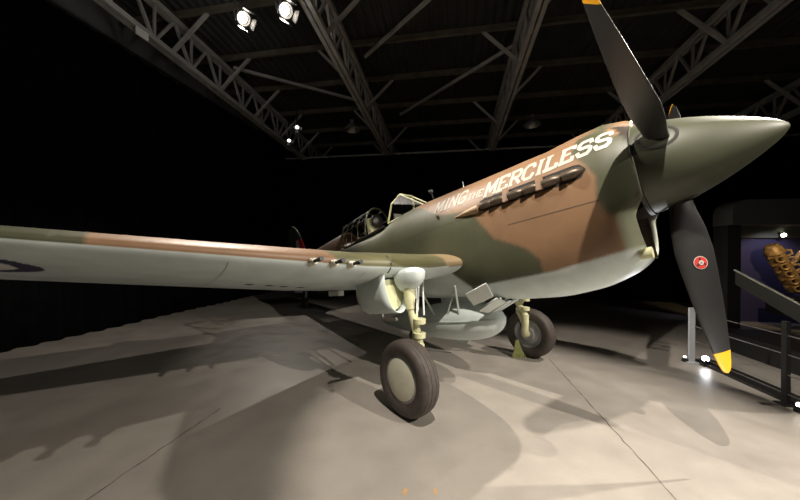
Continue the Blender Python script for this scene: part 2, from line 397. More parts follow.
# spinner and propeller
LS, RS = .75, .37
_sa = np.array([0, .012, .04, .1, .25, .4, .5, .6, .7, .75]); _sr = np.array([0, .026, .058, .105, .197, .272, .312, .343, .364, .370])
prof = [(0, .002), (.003, .013), (.007, .020)] + [(a, _mono(_sa, _sr, a)) for a in list(np.linspace(.012, .1, 10)) + list(np.linspace(.12, .75, 36))]
def spin_r(a): return _mono(_sa, _sr, a)
b = MB(); b.lathe([(d, r) for d, r in prof] + [(LS + .004, RS - .012), (LS + .004, .05)], B(0, 0, 0), B(1, 0, 0) - B(0, 0, 0), 96)
spn = b.build('spinner', M['spinner'], plane, True, 45)
HUB, RB, PH = .6, 1.65, math.radians(-4.9)
n_ax = (B(0, 0, 0) - B(1, 0, 0))
def blade(ph, emblem):
    rad = B(0, math.sin(ph), -math.cos(ph)) - B(0, 0, 0); tan = B(0, -math.cos(ph), -math.sin(ph)) - B(0, 0, 0); o0 = B(HUB, 0, 0)
    def secs(R0, R1, n_):
        out = []
        for R in np.linspace(R0, R1, n_):
            ch = float(np.interp(R, [.3, .40, .55, .72, .9, 1.1, 1.3, 1.5, 1.58, 1.62, 1.642, 1.65], [.145, .165, .235, .275, .272, .255, .22, .163, .128, .098, .062, .018]))
            be = math.radians(float(np.interp(R, [.3, .6, 1, 1.65], [62, 51, 40, 28]))); th = float(np.interp(R, [.3, .42, .6, 1.0, 1.65], [.13, .11, .06, .035, .012]))
            cd = n_ax * math.sin(be) + tan * math.cos(be); nd = n_ax * math.cos(be) - tan * math.sin(be); ring = []
            for q in np.linspace(0, 2 * PI, 40, endpoint=False):
                x = math.cos(q); y = math.sin(q); yy = y * th / 2 * (1.25 if y > 0 else .55) * (1 - .25 * x) 
                ring.append(o0 + rad * R + cd * (x * ch / 2 + ch * .01) + nd * yy)
            out.append(ring)
        return out
    b = MB(); b.loft(secs(.3, 1.495, 46)); bl = b.build('propeller_blade', M['blade'], plane, True, 50)
    b = MB(); b.loft(secs(1.495, 1.65, 18)); tip = b.build('blade_tip', M['yellow'], bl, True, 50); tip['label'] = 'yellow painted blade tip'
    # dark collar where the blade leaves the spinner
    L_, R2 = [], []
    for q in np.linspace(0, 2 * PI, 49):
        for lst, rr in ((L_, .088), (R2, .105)):
            da = rr * 1.15 * math.cos(q); dt = rr * math.sin(q); rs = spin_r(min(HUB + da, LS - .002)); p_ = rad * math.sqrt(max(rs * rs - dt * dt, 0)) + tan * dt - n_ax * da
            lst.append(o0 + p_ * (1 + .004 / rs))
    b = MB(); b.loft([L_, R2], False, False); b.build('blade_opening', M['dark'], spn)
    if emblem:
        R = .815; be = math.radians(float(np.interp(R, [.3, .6, 1, 1.65], [62, 51, 40, 28])))
        cd = n_ax * math.sin(be) + tan * math.cos(be); nd = n_ax * math.cos(be) - tan * math.sin(be); c0 = o0 + rad * R - cd * .0 + nd * .031
        def disc(r0, r1, off, nm, m):
            b = MB(); n = 40
            i_ = [c0 + nd * off + (cd * math.cos(q) + rad * math.sin(q)) * r0 for q in np.linspace(0, 2 * PI, n, endpoint=False)]
            o_ = [c0 + nd * off + (cd * math.cos(q) + rad * math.sin(q)) * r1 for q in np.linspace(0, 2 * PI, n, endpoint=False)]
            b.loft([i_, o_], cap=False); o = b.build(nm, m, bl); o['label'] = 'round red and white maker emblem ring' if r1 > .05 else ''
            return o
        b = MB()
        def dsc(r, off): 
            b2 = MB(); b2.add([c0 + nd * off + (cd * math.cos(q) + rad * math.sin(q)) * r for q in np.linspace(0, 2 * PI, 40, endpoint=False)], [tuple(range(40))]); return b2
        e = dsc(.050, .003).build('emblem_disc', M['white'], bl)
        dsc(.045, .005).build('emblem_field', M['red'], bl)
        for q in range(3):
            b3 = MB(); an = q * 2 * PI / 3 + .5
            pts = [c0 + nd * .007 + (cd * math.cos(an + d) + rad * math.sin(an + d)) * rr for rr, d in ((.005, -1), (.037, -.16), (.037, .16), (.005, 1))]
            b3.add(pts, [(0, 1, 2, 3)]); b3.build('emblem_mark', M['black'], bl)
        dsc(.018, .009).build('emblem_centre', M['white'], bl); dsc(.008, .011).build('emblem_dot', M['grey'], bl)
blade(PH, True); blade(PH + 2 * PI / 3, False); blade(PH + 4 * PI / 3, False)
b = MB(); b.lathe([(.002, .385), (.03, .385)], B(LS, 0, 0), -n_ax, 64); b.build('spinner_backplate', M['black'], spn)

# exhausts
for sd in (1, -1):
    b = MB(); n = 26; up_ = []; lo_ = []
    for k in range(n + 1):
        a = 1.05 + (2.12 - 1.05) * k / n; h = .068 * min(1, math.sqrt(max(0, 1 - (1 - min(k, n - k) / 2.2) ** 2)) if min(k, n - k) < 2.2 else 1)
        h = max(h, .004); up_.append(skin(a, .055 + h, sd, .004)); lo_.append(skin(a, .055 - h, sd, .004))
    b.loft([up_, lo_], cap=False, closed=False); b.build('exhaust_slot', M['dark'], fus)
    for k, a0 in enumerate((1.10, 1.27, 1.45, 1.61, 1.79, 1.935)):
        b = MB(); c = .052; rf = side_r(a0, c)
        pts = [B(a0 - .02, sd * (rf - .07), c), B(a0 + .012, sd * (rf - .015), c), B(a0 + .05, sd * (rf + .006), c - .002), B(a0 + .095, sd * (rf + .022), c - .006), B(a0 + .132, sd * (rf + .032), c - .010)]
        b.tube(pts, [.044, .05, .05, .046, .042], 20, True, .9); b.build('exhaust_stack', M['exh'], fus, True, 50)
    for a in (1.425, 1.765):
        b = MB(); b.bar(skin(a, .13, sd, .03), skin(a, -.005, sd, .03), .026, .06, up=(1, 0, 0)); o = b.build('exhaust_strap', M['camo'], fus); paint(o.data, lambda a, r, u: BROWN)
    b = MB(); rings = []
    for a, h, off in ((2.10, .055, .05), (2.2, .045, .045), (2.32, .028, .03), (2.44, .008, .008)):
        c = .035 - (a - 2.1) * .03; rf = side_r(a, c)
        rings.append([B(a, sd * (rf - .02 + (off + .02) * max(0, math.cos(q))), c + h * math.sin(q)) for q in np.linspace(-PI / 2, PI / 2, 14)])
    b.loft(rings, True, False); o = b.build('exhaust_fairing', M['camo'], fus, True, 50); paint(o.data, lambda a, r, u: (.33, .22, .13))
# panel seams, fasteners and filler cap (starboard and port)
for sd in (1, -1):
    def seam(pts, wd=.005):
        b = MB(); P = []
        for (a0, u0), (a1, u1) in zip(pts[:-1], pts[1:]):
            for t in np.linspace(0, 1, 16): P.append((a0 + (a1 - a0) * t, u0 + (u1 - u0) * t))
        hz = abs(pts[0][0] - pts[-1][0]) > abs(pts[0][1] - pts[-1][1])
        b.loft([[skin(a, u + (wd / 2 if hz else 0), sd, .002) if hz else skin(a + wd / 2, u, sd, .002) for a, u in P], [skin(a, u - wd / 2, sd, .002) if hz else skin(a - wd / 2, u, sd, .002) for a, u in P]], False, False)
        b.build('panel_seam', M['joint'], fus)
    seam([(1.0, -.23), (1.8, -.23)]); seam([(2.96, .36), (2.93, -.02)]); seam([(2.93, -.02), (2.25, -.02)]); seam([(2.93, -.02), (3.6, -.06)]); seam([(2.2, -.77), (2.2, .0)], .003); seam([(3.65, .3), (3.65, -.3)], .004)
    b = MB(); p = skin(2.72, .115, sd, 0); d = skin(2.72, .115, sd, .03) - p
    b.lathe([(-.005, .022), (.02, .020), (.03, .008)], p, d, 20); b.build('filler_cap', M['exh'], fus, True)
# cowl flaps hanging open under the radiator
for sd in (1, -1):
    for hg, trl in ((((2.17, .43, -.772), (2.18, .32, -.925)), ((2.44, .46, -.868), (2.45, .33, -1.008))), (((2.17, .29, -.945), (2.15, .14, -1.0)), ((2.42, .29, -1.072), (2.4, .15, -1.112))), (((2.15, .11, -1.0), (2.15, .01, -1.005)), ((2.4, .11, -1.12), (2.4, .01, -1.125)))):
        q = [B(a, sd * r, u) for a, r, u in (*hg, trl[1], trl[0])]; nn = (q[1] - q[0]).cross(q[3] - q[0]).normalized() * .008
        b = MB(); b.loft([[p - nn for p in q], [p + nn for p in q]]); b.build('cowl_flap', M['sky2'], fus)

# ---- lettering along the nose: strokes laid on the skin, running from the cockpit towards the spinner
GL = {  # strokes in a unit box, x right, y up; pairs of (points)
 'M': [[(.08, 0), (.08, 1)], [(.08, 1), (.5, .25)], [(.5, .25), (.92, 1)], [(.92, 1), (.92, 0)], [(-.04, 0), (.2, 0)], [(.8, 0), (1.04, 0)]],
 'I': [[(.5, 0), (.5, 1)], [(.2, 0), (.8, 0)], [(.2, 1), (.8, 1)]],
 'N': [[(.1, 0), (.1, 1)], [(.1, 1), (.9, 0)], [(.9, 0), (.9, 1)], [(-.03, 0), (.25, 0)], [(.75, 1), (1.03, 1)]],
 'G': [[(.92, .78), (.8, 1), (.3, 1), (.08, .8), (.08, .2), (.3, 0), (.75, 0), (.92, .2), (.92, .46)], [(.55, .46), (1.0, .46)]],
 'T': [[(.5, 0), (.5, 1)], [(.03, 1), (.97, 1)], [(.3, 0), (.7, 0)]],
 'H': [[(.12, 0), (.12, 1)], [(.88, 0), (.88, 1)], [(.12, .5), (.88, .5)]],
 'E': [[(.15, 0), (.15, 1)], [(.02, 1), (.9, 1), (.9, .82)], [(.02, 0), (.92, 0), (.92, .2)], [(.15, .52), (.68, .52)]],
 'R': [[(.14, 0), (.14, 1)], [(.02, 1), (.75, 1), (.92, .84), (.92, .62), (.75, .48), (.14, .48)], [(.5, .48), (.95, 0)], [(0, 0), (.32, 0)]],
 'C': [[(.92, .74), (.8, 1), (.3, 1), (.08, .8), (.08, .2), (.3, 0), (.78, 0), (.94, .24)]],
 'L': [[(.18, 0), (.18, 1)], [(0, 1), (.4, 1)], [(0, 0), (.92, 0), (.92, .22)]],
 'S': [[(.9, .76), (.8, 1), (.25, 1), (.08, .84), (.08, .64), (.25, .52), (.75, .48), (.92, .36), (.92, .16), (.75, 0), (.22, 0), (.08, .24)]]}
def letters(word, a0, a1, ulo, uhi, wd, slant=.22, gap=.2):
    """a0 = aft end, a1 = forward end of the word; ulo / uhi = functions of a"""
    n = len(word); wts = [.55 if c == 'I' else 1.15 if c == 'M' else 1 for c in word]; tot = sum(wts) + gap * (n - 1); x = 0
    for ch, wt in zip(word, wts):
        b = MB()
        for li, stk in enumerate(GL[ch]):
            P = []
            for (x0, y0), (x1, y1) in zip(stk[:-1], stk[1:]):
                m = max(2, int(6 * math.hypot(x1 - x0, y1 - y0)) + 1)
                for t in np.linspace(0, 1, m + 1)[(0 if not P else 1):]: P.append((x0 + (x1 - x0) * t, y0 + (y1 - y0) * t))
            Q = []
            for px, py in P:
                a = a0 + (a1 - a0) * (x + px * wt) / tot; a -= slant * py * (uhi(a) - ulo(a)); Q.append(Vector((a, ulo(a) + (uhi(a) - ulo(a)) * py)))
            L_, R2 = [], []
            for i, q in enumerate(Q):
                t = (Q[min(i + 1, len(Q) - 1)] - Q[max(i - 1, 0)]).normalized(); nn = Vector((-t.y, t.x)); ws = wd * (.62 if len(stk) == 2 and abs(t.y) < .3 else 1) / 2
                e = t * (ws * .6) * (-1 if i == 0 else 1 if i == len(Q) - 1 else 0)
                p, s = q + nn * ws + e, q - nn * ws + e
                of = .0035 + li * .0004
                L_.append(skin(p.x, p.y, 1, of)); R2.append(skin(s.x, s.y, 1, of))
            b.loft([L_, R2], False, False)
        b.build('nose_letter', M['white'], fus)
        x += wt + gap
def lin(p, q): return lambda a: p[1] + (q[1] - p[1]) * (a - p[0]) / (q[0] - p[0])
letters('MING', 2.79, 2.30, lin((2.86, .185), (2.37, .18)), lin((2.86, .315), (2.37, .325)), .028)
letters('THE', 2.265, 2.06, lin((2.33, .185), (2.1, .175)), lin((2.33, .255), (2.1, .25)), .016)
letters('MERCILESS', 2.035, .865, lin((2.05, .145), (.9, .195)), lin((2.05, .30), (.9, .325)), .033, gap=.17)

# gun sight post and bead on the cowl in front of the windscreen
b = MB(); b.tube([B(3.12, 0, .48), B(3.16, 0, .64)], .009, 8); b.lathe([(-.03, .012), (-.02, .03), (.02, .03), (.03, .012)], B(3.17, 0, .67), n_ax, 20); b.build('ring_sight', M['black'], fus, True)
b = MB(); b.tube([B(2.58, 0, .48), B(2.58, 0, .60)], [.008, .004], 8); b.build('bead_sight', M['steel'], fus)

# ---- cockpit
b = MB(); b.box(B(4.3, 0, -.1), (1.15, .56, .03)); b.box(B(3.76, 0, .12), (.03, .6, .44)); b.box(B(4.86, 0, .12), (.03, .6, .44))
for s in (-1, 1): b.box(B(4.3, s * .285, .1), (1.15, .02, .42))
b.build('cockpit_well', M['green'], fus)
b = MB(); rings = []
for t in np.linspace(0, 1, 9):
    wq = .17 * (1 - .25 * t); rings.append([B(4.62 + dx + .1 * t, wq * k, .05 + .62 * t) for dx, k in ((-.035, -.9), (-.05, -.5), (-.05, .5), (-.035, .9), (.03, 1), (.03, -1))])
b.loft(rings); b.build('pilot_seat', M['cream'], fus, True, 40)
b = MB(); b.lathe([(0, .10), (.02, .13), (.05, .13), (.07, .10)], B(4.62, 0, .60), n_ax, 24); b.build('headrest', M['leather'], fus, True, 40)
b = MB(); b.box(B(3.83, 0, .40), (.03, .44, .2)); b.build('instrument_panel', M['black'], fus)

# windscreen: frame bars and panes
wf = {'f1': B(3.24, .11, .475), 'f2': B(3.24, -.11, .475), 't1': B(3.72, .13, .80), 't2': B(3.72, -.13, .80), 's1': B(3.93, .27, .36), 's2': B(3.93, -.27, .36), 'm1': B(3.82, .245, .655), 'm2': B(3.82, -.245, .655)}
b = MB()
for p, q, d in (('f1', 't1', .022), ('f2', 't2', .022), ('f1', 'f2', .022), ('t1', 't2', .03), ('s1', 'm1', .028), ('m1', 't1', .028), ('s2', 'm2', .028), ('m2', 't2', .028), ('f1', 's1', .03), ('f2', 's2', .03)):
    b.tube([wf[p], (wf[p] + wf[q]) / 2 , wf[q]], d / 2, 10)
ws_ = b.build('windscreen_frame', M['cream'], plane, True, 50)
for nm in (('f1', 'f2', 't2', 't1'), ('f1', 't1', 'm1', 's1'), ('f2', 't2', 'm2', 's2')):
    b = MB(); b.add([wf[k] for k in nm], [(0, 1, 2, 3)]); b.build('windscreen_pane', M['glass'], ws_)
# sliding hood, pushed back
def hood_pt(a, q, k=1, dz=0):
    f = (a - 4.58) / .95; top = .835 - .07 * max(0, f) ** 1.4; base = .25 - .04 * f; wd = .292 - .03 * f
    s, c = math.sin(q), math.cos(q); return B(a, k * wd * math.copysign(abs(s) ** .85, s), base + (top * k - base * k + (1 - k) * 0) * max(c, 0) ** .85 + dz)
b = MB()
qs = np.linspace(-PI / 2, PI / 2, 33)
for a in (4.58, 5.53): b.tube([hood_pt(a, q) for q in qs], .017, 8)
for a in (4.86, 5.10, 5.32): b.tube([hood_pt(a, q) for q in qs], .010, 8)
for q in (-PI / 2, PI / 2, -.95, .95, -.42, .42): b.tube([hood_pt(a, q) for a in np.linspace(4.58, 5.53, 9)], .018 if abs(q) > 1.5 else .010, 8)
hd = b.build('canopy_hood', M['green'], plane, True, 50)
b = MB(); b.loft([[hood_pt(a, q) for q in qs] for a in np.linspace(4.58, 5.53, 9)], False, False); b.build('canopy_glazing', M['glass'], hd, True)
b = MB()
for s in (-1, 1): b.bar(B(4.0, s * .305, .325), B(5.6, s * .30, .19), .02, .035)
b.build('canopy_rail', M['black'], fus)

# ---- wings
def wing_sec(r):
    """leading edge a, trailing edge a, leading edge u, trailing u, thickness"""
    f = max(0, r - .4)
    ale = 2.6 + .022 * f; ate = 5.25 - .225 * f
    ule = -.570 + .0905 * f; ule = ule if ule > -.46 else max(-.50, ule * .55 - .207); ute = ule - .075 + .008 * f
    tk = .168 - .0165 * f; 
    ale -= .20 * math.exp(-((r - .30) / .30) ** 2); tkb = 1 - .34 * math.exp(-((r - .3) / .38) ** 2)
    if r > 4.7:
        q = min((r - 4.7) / .98, .9995); k = math.sqrt(1 - q * q); mid = ale + .42 * (ate - ale); ale = mid - (mid - ale) * (.25 * k + .75 * k); ate = mid + (ate - mid) * k; m = ule + (ute - ule) * .4; ule = m + (ule - m) * k; ute = m + (ute - m) * k
    return ale, ate, ule, ute, tk * tkb
def naca(x, t): return 5 * t * (.2969 * math.sqrt(x) - .126 * x - .3516 * x * x + .2843 * x ** 3 - .1036 * x ** 4)
NX = 64
xs = [(.5 - .5 * math.cos(PI * k / NX)) for k in range(NX + 1)]
def wing_pt(r, x, up):
    al, at, ul, ut, tk = wing_sec(r); ch = at - al; cam_ = .02 * ch * (4 * x * (1 - x)); y = naca(x, tk) * ch
    return al + x * ch, r, ul + (ut - ul) * x + cam_ + (y if up else -y)
def under_u(a, r):
    al, at, _, _, _ = wing_sec(r); return wing_pt(r, min(max((a - al) / (at - al), 0), 1), False)[2]
RC = (3.27, 4.17)
def wing_colour(a, r, u):
    r = abs(r); al, at, ul, ut, tk = wing_sec(r); x = (a - al) / max(at - al, .01); line = ul + (ut - ul) * x - (.040 - .006 * r) + .02 * x
    if u < line:
        d = math.hypot(a - RC[0], r - RC[1])
        if r > 3:
            if d < .17: return (.45, .03, .03)
            if d < .33: return (.62, .62, .6)
            if d < .445: return (.012, .014, .06)
        return SKY
    if r < .62 and a < 3: return (.24, .17, .085)
    wob = .12 * math.sin(a * 3) + .1 * math.sin(a * 1.7 + 1)
    if r < 1.9 + wob: return (.10, .095, .042)
    if r < 3.40 + wob: return BROWN
    return GREEN
for sd in (1, -1):
    rs_ = (list(np.arange(.2, .9, .02)) + list(np.arange(.9, 3.6, .03)) + list(np.arange(3.6, 4.7, .012)) + list(4.7 + .98 * np.sin(np.linspace(0, PI / 2 - .03, 24)))) if sd > 0 else (list(np.arange(.2, 4.7, .06)) + list(4.7 + .98 * np.sin(np.linspace(0, PI / 2 - .03, 16))))
    b = MB(); rings = []
    for r in rs_:
        ring = [wing_pt(r, x, True) for x in reversed(xs)] + [wing_pt(r, x, False) for x in xs[1:]]
        rings.append([B(a, sd * rr, u) for a, rr, u in ring])
    b.loft(rings); me = b.mesh(); paint(me, wing_colour)
    wing = link('wing', me, M['camo'], plane, True, 60)
    # three guns
    for rg in (1.785, 1.955, 2.145):
        al, at, ul, ut, tk = wing_sec(rg); b = MB(); c = ul - .028
        g0 = 2.485
        b.tube([B(al + .05, sd * rg, c), B(g0, sd * rg, c)], .015, 14); b.tube([B(g0 + .03, sd * rg, c), B(g0 - .03, sd * rg, c)], .019, 14)
        b2 = MB(); b2.tube([B(al + .07, sd * rg, c), B(al - .0, sd * rg, c), B(al - .055, sd * rg, c)], [.04, .034, .025], 18); 
        g = b2.build('gun_fairing', M['hub'], wing, True, 50); b.build('gun_barrel', M['black'], wing, True, 50)
    # shell ejection slots, flap line, gap strap
    for k, (rg, ag) in enumerate(((1.84, 3.75), (2.04, 3.72), (2.2, 3.7), (2.4, 3.68))):
        b = MB(); u = under_u(ag, rg) - .002; b.add([B(ag + da, sd * (rg + dr), under_u(ag + da, rg + dr) - .002) for da, dr in ((-.09, -.035), (.09, -.035), (.09, .035), (-.09, .035))], [(0, 1, 2, 3)])
        b.build('ejection_slot', M['joint'], wing)
    for (rA, xA, rB, xB) in ((.9, .78, 3.1, .78), (3.1, .78, 3.1, .98), (3.15, .76, 5.3, .76), (1.6, .03, 1.6, .55), (2.75, .03, 2.75, .7)):
        b = MB(); T1, T2 = [], []
        for t in np.linspace(0, 1, 24):
            r = rA + (rB - rA) * t; x = xA + (xB - xA) * t; a, _, u = wing_pt(r, x, False); d = (.004, 0) if rA != rB else (0, .004)
            T1.append(B(a - d[0], sd * (r - d[1]), u - .0015)); T2.append(B(a + d[0], sd * (r + d[1]), u - .0015))
        b.loft([T1, T2], False, False); b.build('panel_seam', M['grey'], wing)
    b = MB(); b.tube([B(wing_pt(1.36, x, up)[0], sd * 1.33, wing_pt(1.33, x, up)[2]) for x, up in ((.03, True), (.01, True), (0, True), (.01, False), (.03, False))], .008, 8); b.build('edge_strap', M['black'], wing)

# tail
def slab(name, m, root, tipp, n=20, parent=plane, fn=None, piv=.6):
    """tapered aerofoil between two chords: each (leading edge point, trailing edge point, thickness) in body coords"""
    b = MB(); rings = []
    for t in np.linspace(0, 1, n):
        rings.append([])
        f = lambda k: np.array(root[k]) * (1 - t) + np.array(tipp[k]) * t
        e = math.sqrt(max(0, 1 - max(0, (t - .55) / .45) ** 2.2)) if t < 1 else .03; e = max(e, .05)
        le, te = f(0), f(1); md = le * (1 - piv) + te * piv; le = md + (le - md) * e; te = md + (te - md) * e; th = (root[2] * (1 - t) + tipp[2] * t) * e
        ax = np.array([0, 1, 0]) if abs(root[0][2] - tipp[0][2]) > .5 else np.array([0, 0, 1])
        for x in [.5 + .5 * math.cos(q) for q in np.linspace(0, PI, 14)]: rings[-1].append(B(*(le + (te - le) * x + ax * naca(min(x, .999), th))))
        for x in [.5 - .5 * math.cos(q) for q in np.linspace(0, PI, 14)][1:-1]: rings[-1].append(B(*(le + (te - le) * x - ax * naca(min(x, .999), th))))
    b.loft(rings); o = b.build(name, m, parent, True, 60)
    if fn: paint(o.data, fn)
    return o
def fin_col(a, r, u):
    if .62 < u < 1.08 and a > 8.0:
        if a < 8.30 + (u - .8) * .35: return (.55, .03, .03)
        if a < 8.50 + (u - .8) * .35: return (.6, .58, .52)
        if a < 8.72 + (u - .8) * .35: return (.02, .03, .12)
    return GREEN
slab('tail_fin', M['camo'], ((7.8, 0, .42), (8.95, 0, .38), .10), ((8.55, 0, 1.62), (9.0, 0, 1.62), .05), 60, fn=fin_col, piv=1)
slab('rudder', M['green'], ((8.94, 0, .12), (9.62, 0, .2), .07), ((8.99, 0, 1.62), (9.35, 0, 1.6), .04), piv=0)
for s in (1, -1): slab('tailplane', M['green'], ((7.95, s * .05, .34), (9.3, s * .05, .33), .18), ((8.5, s * 1.95, .36), (9.2, s * 1.95, .36), .06))
# tail wheel
b = MB(); b.tube([B(8.1, 0, -.05), B(8.15, 0, -.45), B(8.25, 0, -.68)], .035, 12); tw = b.build('tail_wheel_leg', M['grey'], plane, True)
b = MB(); b.lathe([(-.06, .06), (-.055, .13), (-.03, .16), (.03, .16), (.055, .13), (.06, .06)], B(8.28, 0, -.70), (0, 1, 0), 32); b.build('tail_wheel', M['rubber'], tw, True, 40)
for s in (1, -1):
    b = MB(); q = [B(7.7, s * .16, -.17), B(8.3, s * .14, -.06), B(8.28, s * .26, -.4), B(7.75, s * .27, -.45)]; nn = Vector((0, .006, 0)); b.loft([[p - nn for p in q], [p + nn for p in q]]); b.build('tail_wheel_door', M['sky'], tw)

# ---- main landing gear
RW = .360
for sd in (1, -1):
    ac = 2.725 if sd > 0 else 2.76; la = 2.66 if sd > 0 else 2.78; uc = -1.953 + RW * 1.0; rw = 1.255 * sd
    ax = B(0, sd, 0) - B(0, 0, 0)
    up_b = Vector((math.sin(.19465), 0, math.cos(.19465)))                    # the true vertical, in body axes
    ground = B(ac, 0, -1.953 + (ac - 2.655) * .197); wc = Vector((ground.x, 0, ground.z)) + up_b * RW + ax * abs(rw)
    b = MB(); b.tube([B(la, sd * 1.10, -.62), B(la, sd * 1.10, -.95)], .058, 24); b.tube([B(la, sd * 1.10, -.95), wc - ax * .155 + up_b * .28], .046, 24)
    b.tube([wc - ax * .155 + up_b * .29, wc - ax * .15 + up_b * .05, wc - ax * .13], [.052, .05, .055], 18); b.tube([wc - ax * .16, wc - ax * .02], .05, 18)
    for zz in (.36, .50): b.tube([wc - ax * .155 + up_b * zz, wc - ax * .155 + up_b * (zz + .045)], .062, 24)
    leg = b.build('landing_gear_leg', M['cream'], plane, True, 40)
    # torque link on the forward side, brake hose
    b = MB(); fw = Vector((-1, 0, 0)); p0 = wc - ax * .155
    b.bar(p0 + up_b * .52 + fw * .04, p0 + up_b * .36 + fw * .13, .03, .05); b.bar(p0 + up_b * .36 + fw * .13, p0 + up_b * .18 + fw * .03, .03, .05); b.build('torque_link', M['cream'], leg)
    b = MB(); pts = [p0 + up_b * .75 + fw * .06, p0 + up_b * .55 + fw * .075, p0 + up_b * .38 + fw * .11 + ax * .03, p0 + up_b * .2 + fw * .1, p0 + up_b * .06 + fw * .03]
    b.tube(pts, .009, 8); b.build('brake_hose', M['black'], leg, True)
    tyre = [(d * .95, r * .9665) for d, r in [(-.085, .215), (-.1, .235), (-.112, .27), (-.115, .30), (-.108, .33), (-.09, .353), (-.072, .364), (-.068, .362), (-.064, .367), (-.03, .372), (-.026, .368), (-.022, .3725), (.022, .3725), (.026, .368), (.03, .372), (.064, .367), (.068, .362), (.072, .364), (.09, .353), (.108, .33), (.115, .30), (.112, .27), (.1, .235), (.085, .215)]]
    b = MB(); b.lathe(tyre, wc, ax, 96, False); whl = b.build('main_wheel', M['rubber'], plane, True, 30)
    b = MB(); b.lathe([(-.08, .06), (-.085, .12), (-.06, .16), (-.07, .2), (-.085, .218), (-.06, .222), (.06, .222), (.088, .218), (.093, .205), (.08, .198)], wc, ax, 64, False); b.build('wheel_rim', M['grey'], whl, True, 35)
    b = MB(); b.lathe([(.078, .2), (.092, .198), (.104, .15), (.108, .08), (.109, .002)], wc, ax, 64, False); b.build('hub_cover', M['hub'], whl, True, 35)
    b = MB(); b.lathe([(-.085, .002), (-.1, .05), (-.1, .10), (-.08, .125)], wc, ax, 40, False); b.build('brake_drum', M['grey'], whl, True, 35)
    # fairing behind the leg, knuckle in front of it, both under the wing
    b = MB(); rings = []
    for a, wd in ((2.70, .150), (2.80, .165), (2.95, .172), (3.1, .172), (3.24, .165)):
        ub = under_u(a, 1.2) + .03; dp = .975 + ub
        rings.append([B(a + .02 * math.sin(q), sd * (1.23 + wd * math.cos(q)), ub - dp * abs(math.sin(q)) ** .6) for q in np.linspace(PI, 2 * PI, 25)])
    b.loft(rings, False, False); o = b.build('gear_fairing', M['sky'], plane, True, 60)
    md = o.modifiers.new('shell', 'SOLIDIFY'); md.thickness = .008
    b = MB(); q = [B(2.76, sd * (1.23 + .150 * math.cos(t)), -.62 - .32 * abs(math.sin(t)) ** .6) for t in np.linspace(PI, 2 * PI, 17)]
    b.add([p - Vector((.02, 0, 0)) for p in q], [tuple(range(17))]); b.build('gear_bay', M['cream'], o)
    b = MB(); rings = []
    for t in np.linspace(0, 1, 12):
        a = 2.44 + .30 * t; k = math.sqrt(max(0.0004, 1 - (1 - t) ** 2)); rings.append([B(a, sd * (1.08 + .145 * k * math.cos(q)), -.585 + .075 * k * math.sin(q) * (2.5 if math.sin(q) < 0 else 1)) for q in np.linspace(0, 2 * PI, 28, endpoint=False)])
    b.loft(rings); b.build('gear_knuckle', M['sky'], plane, True, 60)
    b = MB(); b.bar(B(3.95, sd * 1.2, under_u(3.95, 1.2) - .05), B(4.25, sd * 1.2, under_u(4.25, 1.2) - .05), .08, .07); b.build('fairing_tail', M['sky2'], o)
# retraction struts and small rods seen between gear and tank on the starboard side
for sd in (1, -1):
    for pts_, r_ in (((B(2.7, sd * .95, -.62), B(2.63, sd * 1.07, -1.08)), .014), ((B(2.75, sd * .85, -.6), B(2.7, sd * .98, -.98), B(2.66, sd * 1.07, -1.0)), .012), ((B(2.85, sd * .7, -.62), B(2.8, sd * .8, -1.05)), .011)):
        b = MB(); b.tube(pts_, r_, 10); b.build('retraction_strut', M['sky2'], plane, True)
b = MB(); b.tube([B(3.27, 1.02, -.62), B(3.29, 1.02, -1.06)], .012, 8); b.bar(B(3.30, 1.02, -1.06), B(3.02, 1.02, -1.06), .03, .035); b.build('under_wing_bracket', M['white'], plane)
# tie-down webbing at the port wheel
b = MB(); p0 = B(2.80, -1.09, -1.66); p1 = B(2.835, -1.07, -1.97)
wd_ = Vector((.64, .77, 0)); p0 = B(2.82, -1.07, -1.66); p1 = B(2.84, -1.06, -1.975)
for k in np.linspace(-1, 1, 9): b.tube([p0 + wd_ * .012 * k, p0 * .55 + p1 * .45 + wd_ * .045 * k, p1 + wd_ * .115 * k + Vector((0, 0, .012))], [.012, .013, .012], 8)
b.build('tie_down_strap', M['strap'], plane, True)

# ---- drop tank
b = MB(); tp = [(2.30, .002), (2.303, .03), (2.315, .065), (2.35, .115), (2.42, .17), (2.55, .22), (2.72, .25), (2.95, .262), (3.2, .258), (3.5, .235), (3.9, .18), (4.3, .11), (4.6, .05), (4.7, .005)]
aa = np.linspace(0, 1, 50); b.loft([[B(a, r * math.cos(q) * 1.0, -1.215 + r * .97 * math.sin(q)) for q in np.linspace(0, 2 * PI, 48, endpoint=False)] for a, r in [(a, _mono(np.array([p[0] for p in tp]), np.array([p[1] for p in tp]), a)) for a in 2.3 + 2.4 * aa ** 1.6]])
tank = b.build('drop_tank', M['sky'], plane, True, 60)
b = MB()
for s in (1, -1):
    L_, R2 = [], []
    for a in np.linspace(2.34, 4.6, 40):
        r = _mono(np.array([p[0] for p in tp]), np.array([p[1] for p in tp]), a); L_.append(B(a, s * (r - .01), -1.2)); R2.append(B(a, s * (r + .014), -1.2))
    b.loft([L_, R2], False, False)
o = b.build('tank_seam_flange', M['sky'], tank); o.modifiers.new('thick', 'SOLIDIFY').thickness = .006
b = MB(); b.loft([[B(2.95 + x, y, -1.215 - .24 - z) for x, y in ((-.12 + z, -.008), (.1, -.008), (.1, .008), (-.12 + z, .008))] for z in (0, .06)]); b.build('tank_keel', M['sky'], tank)
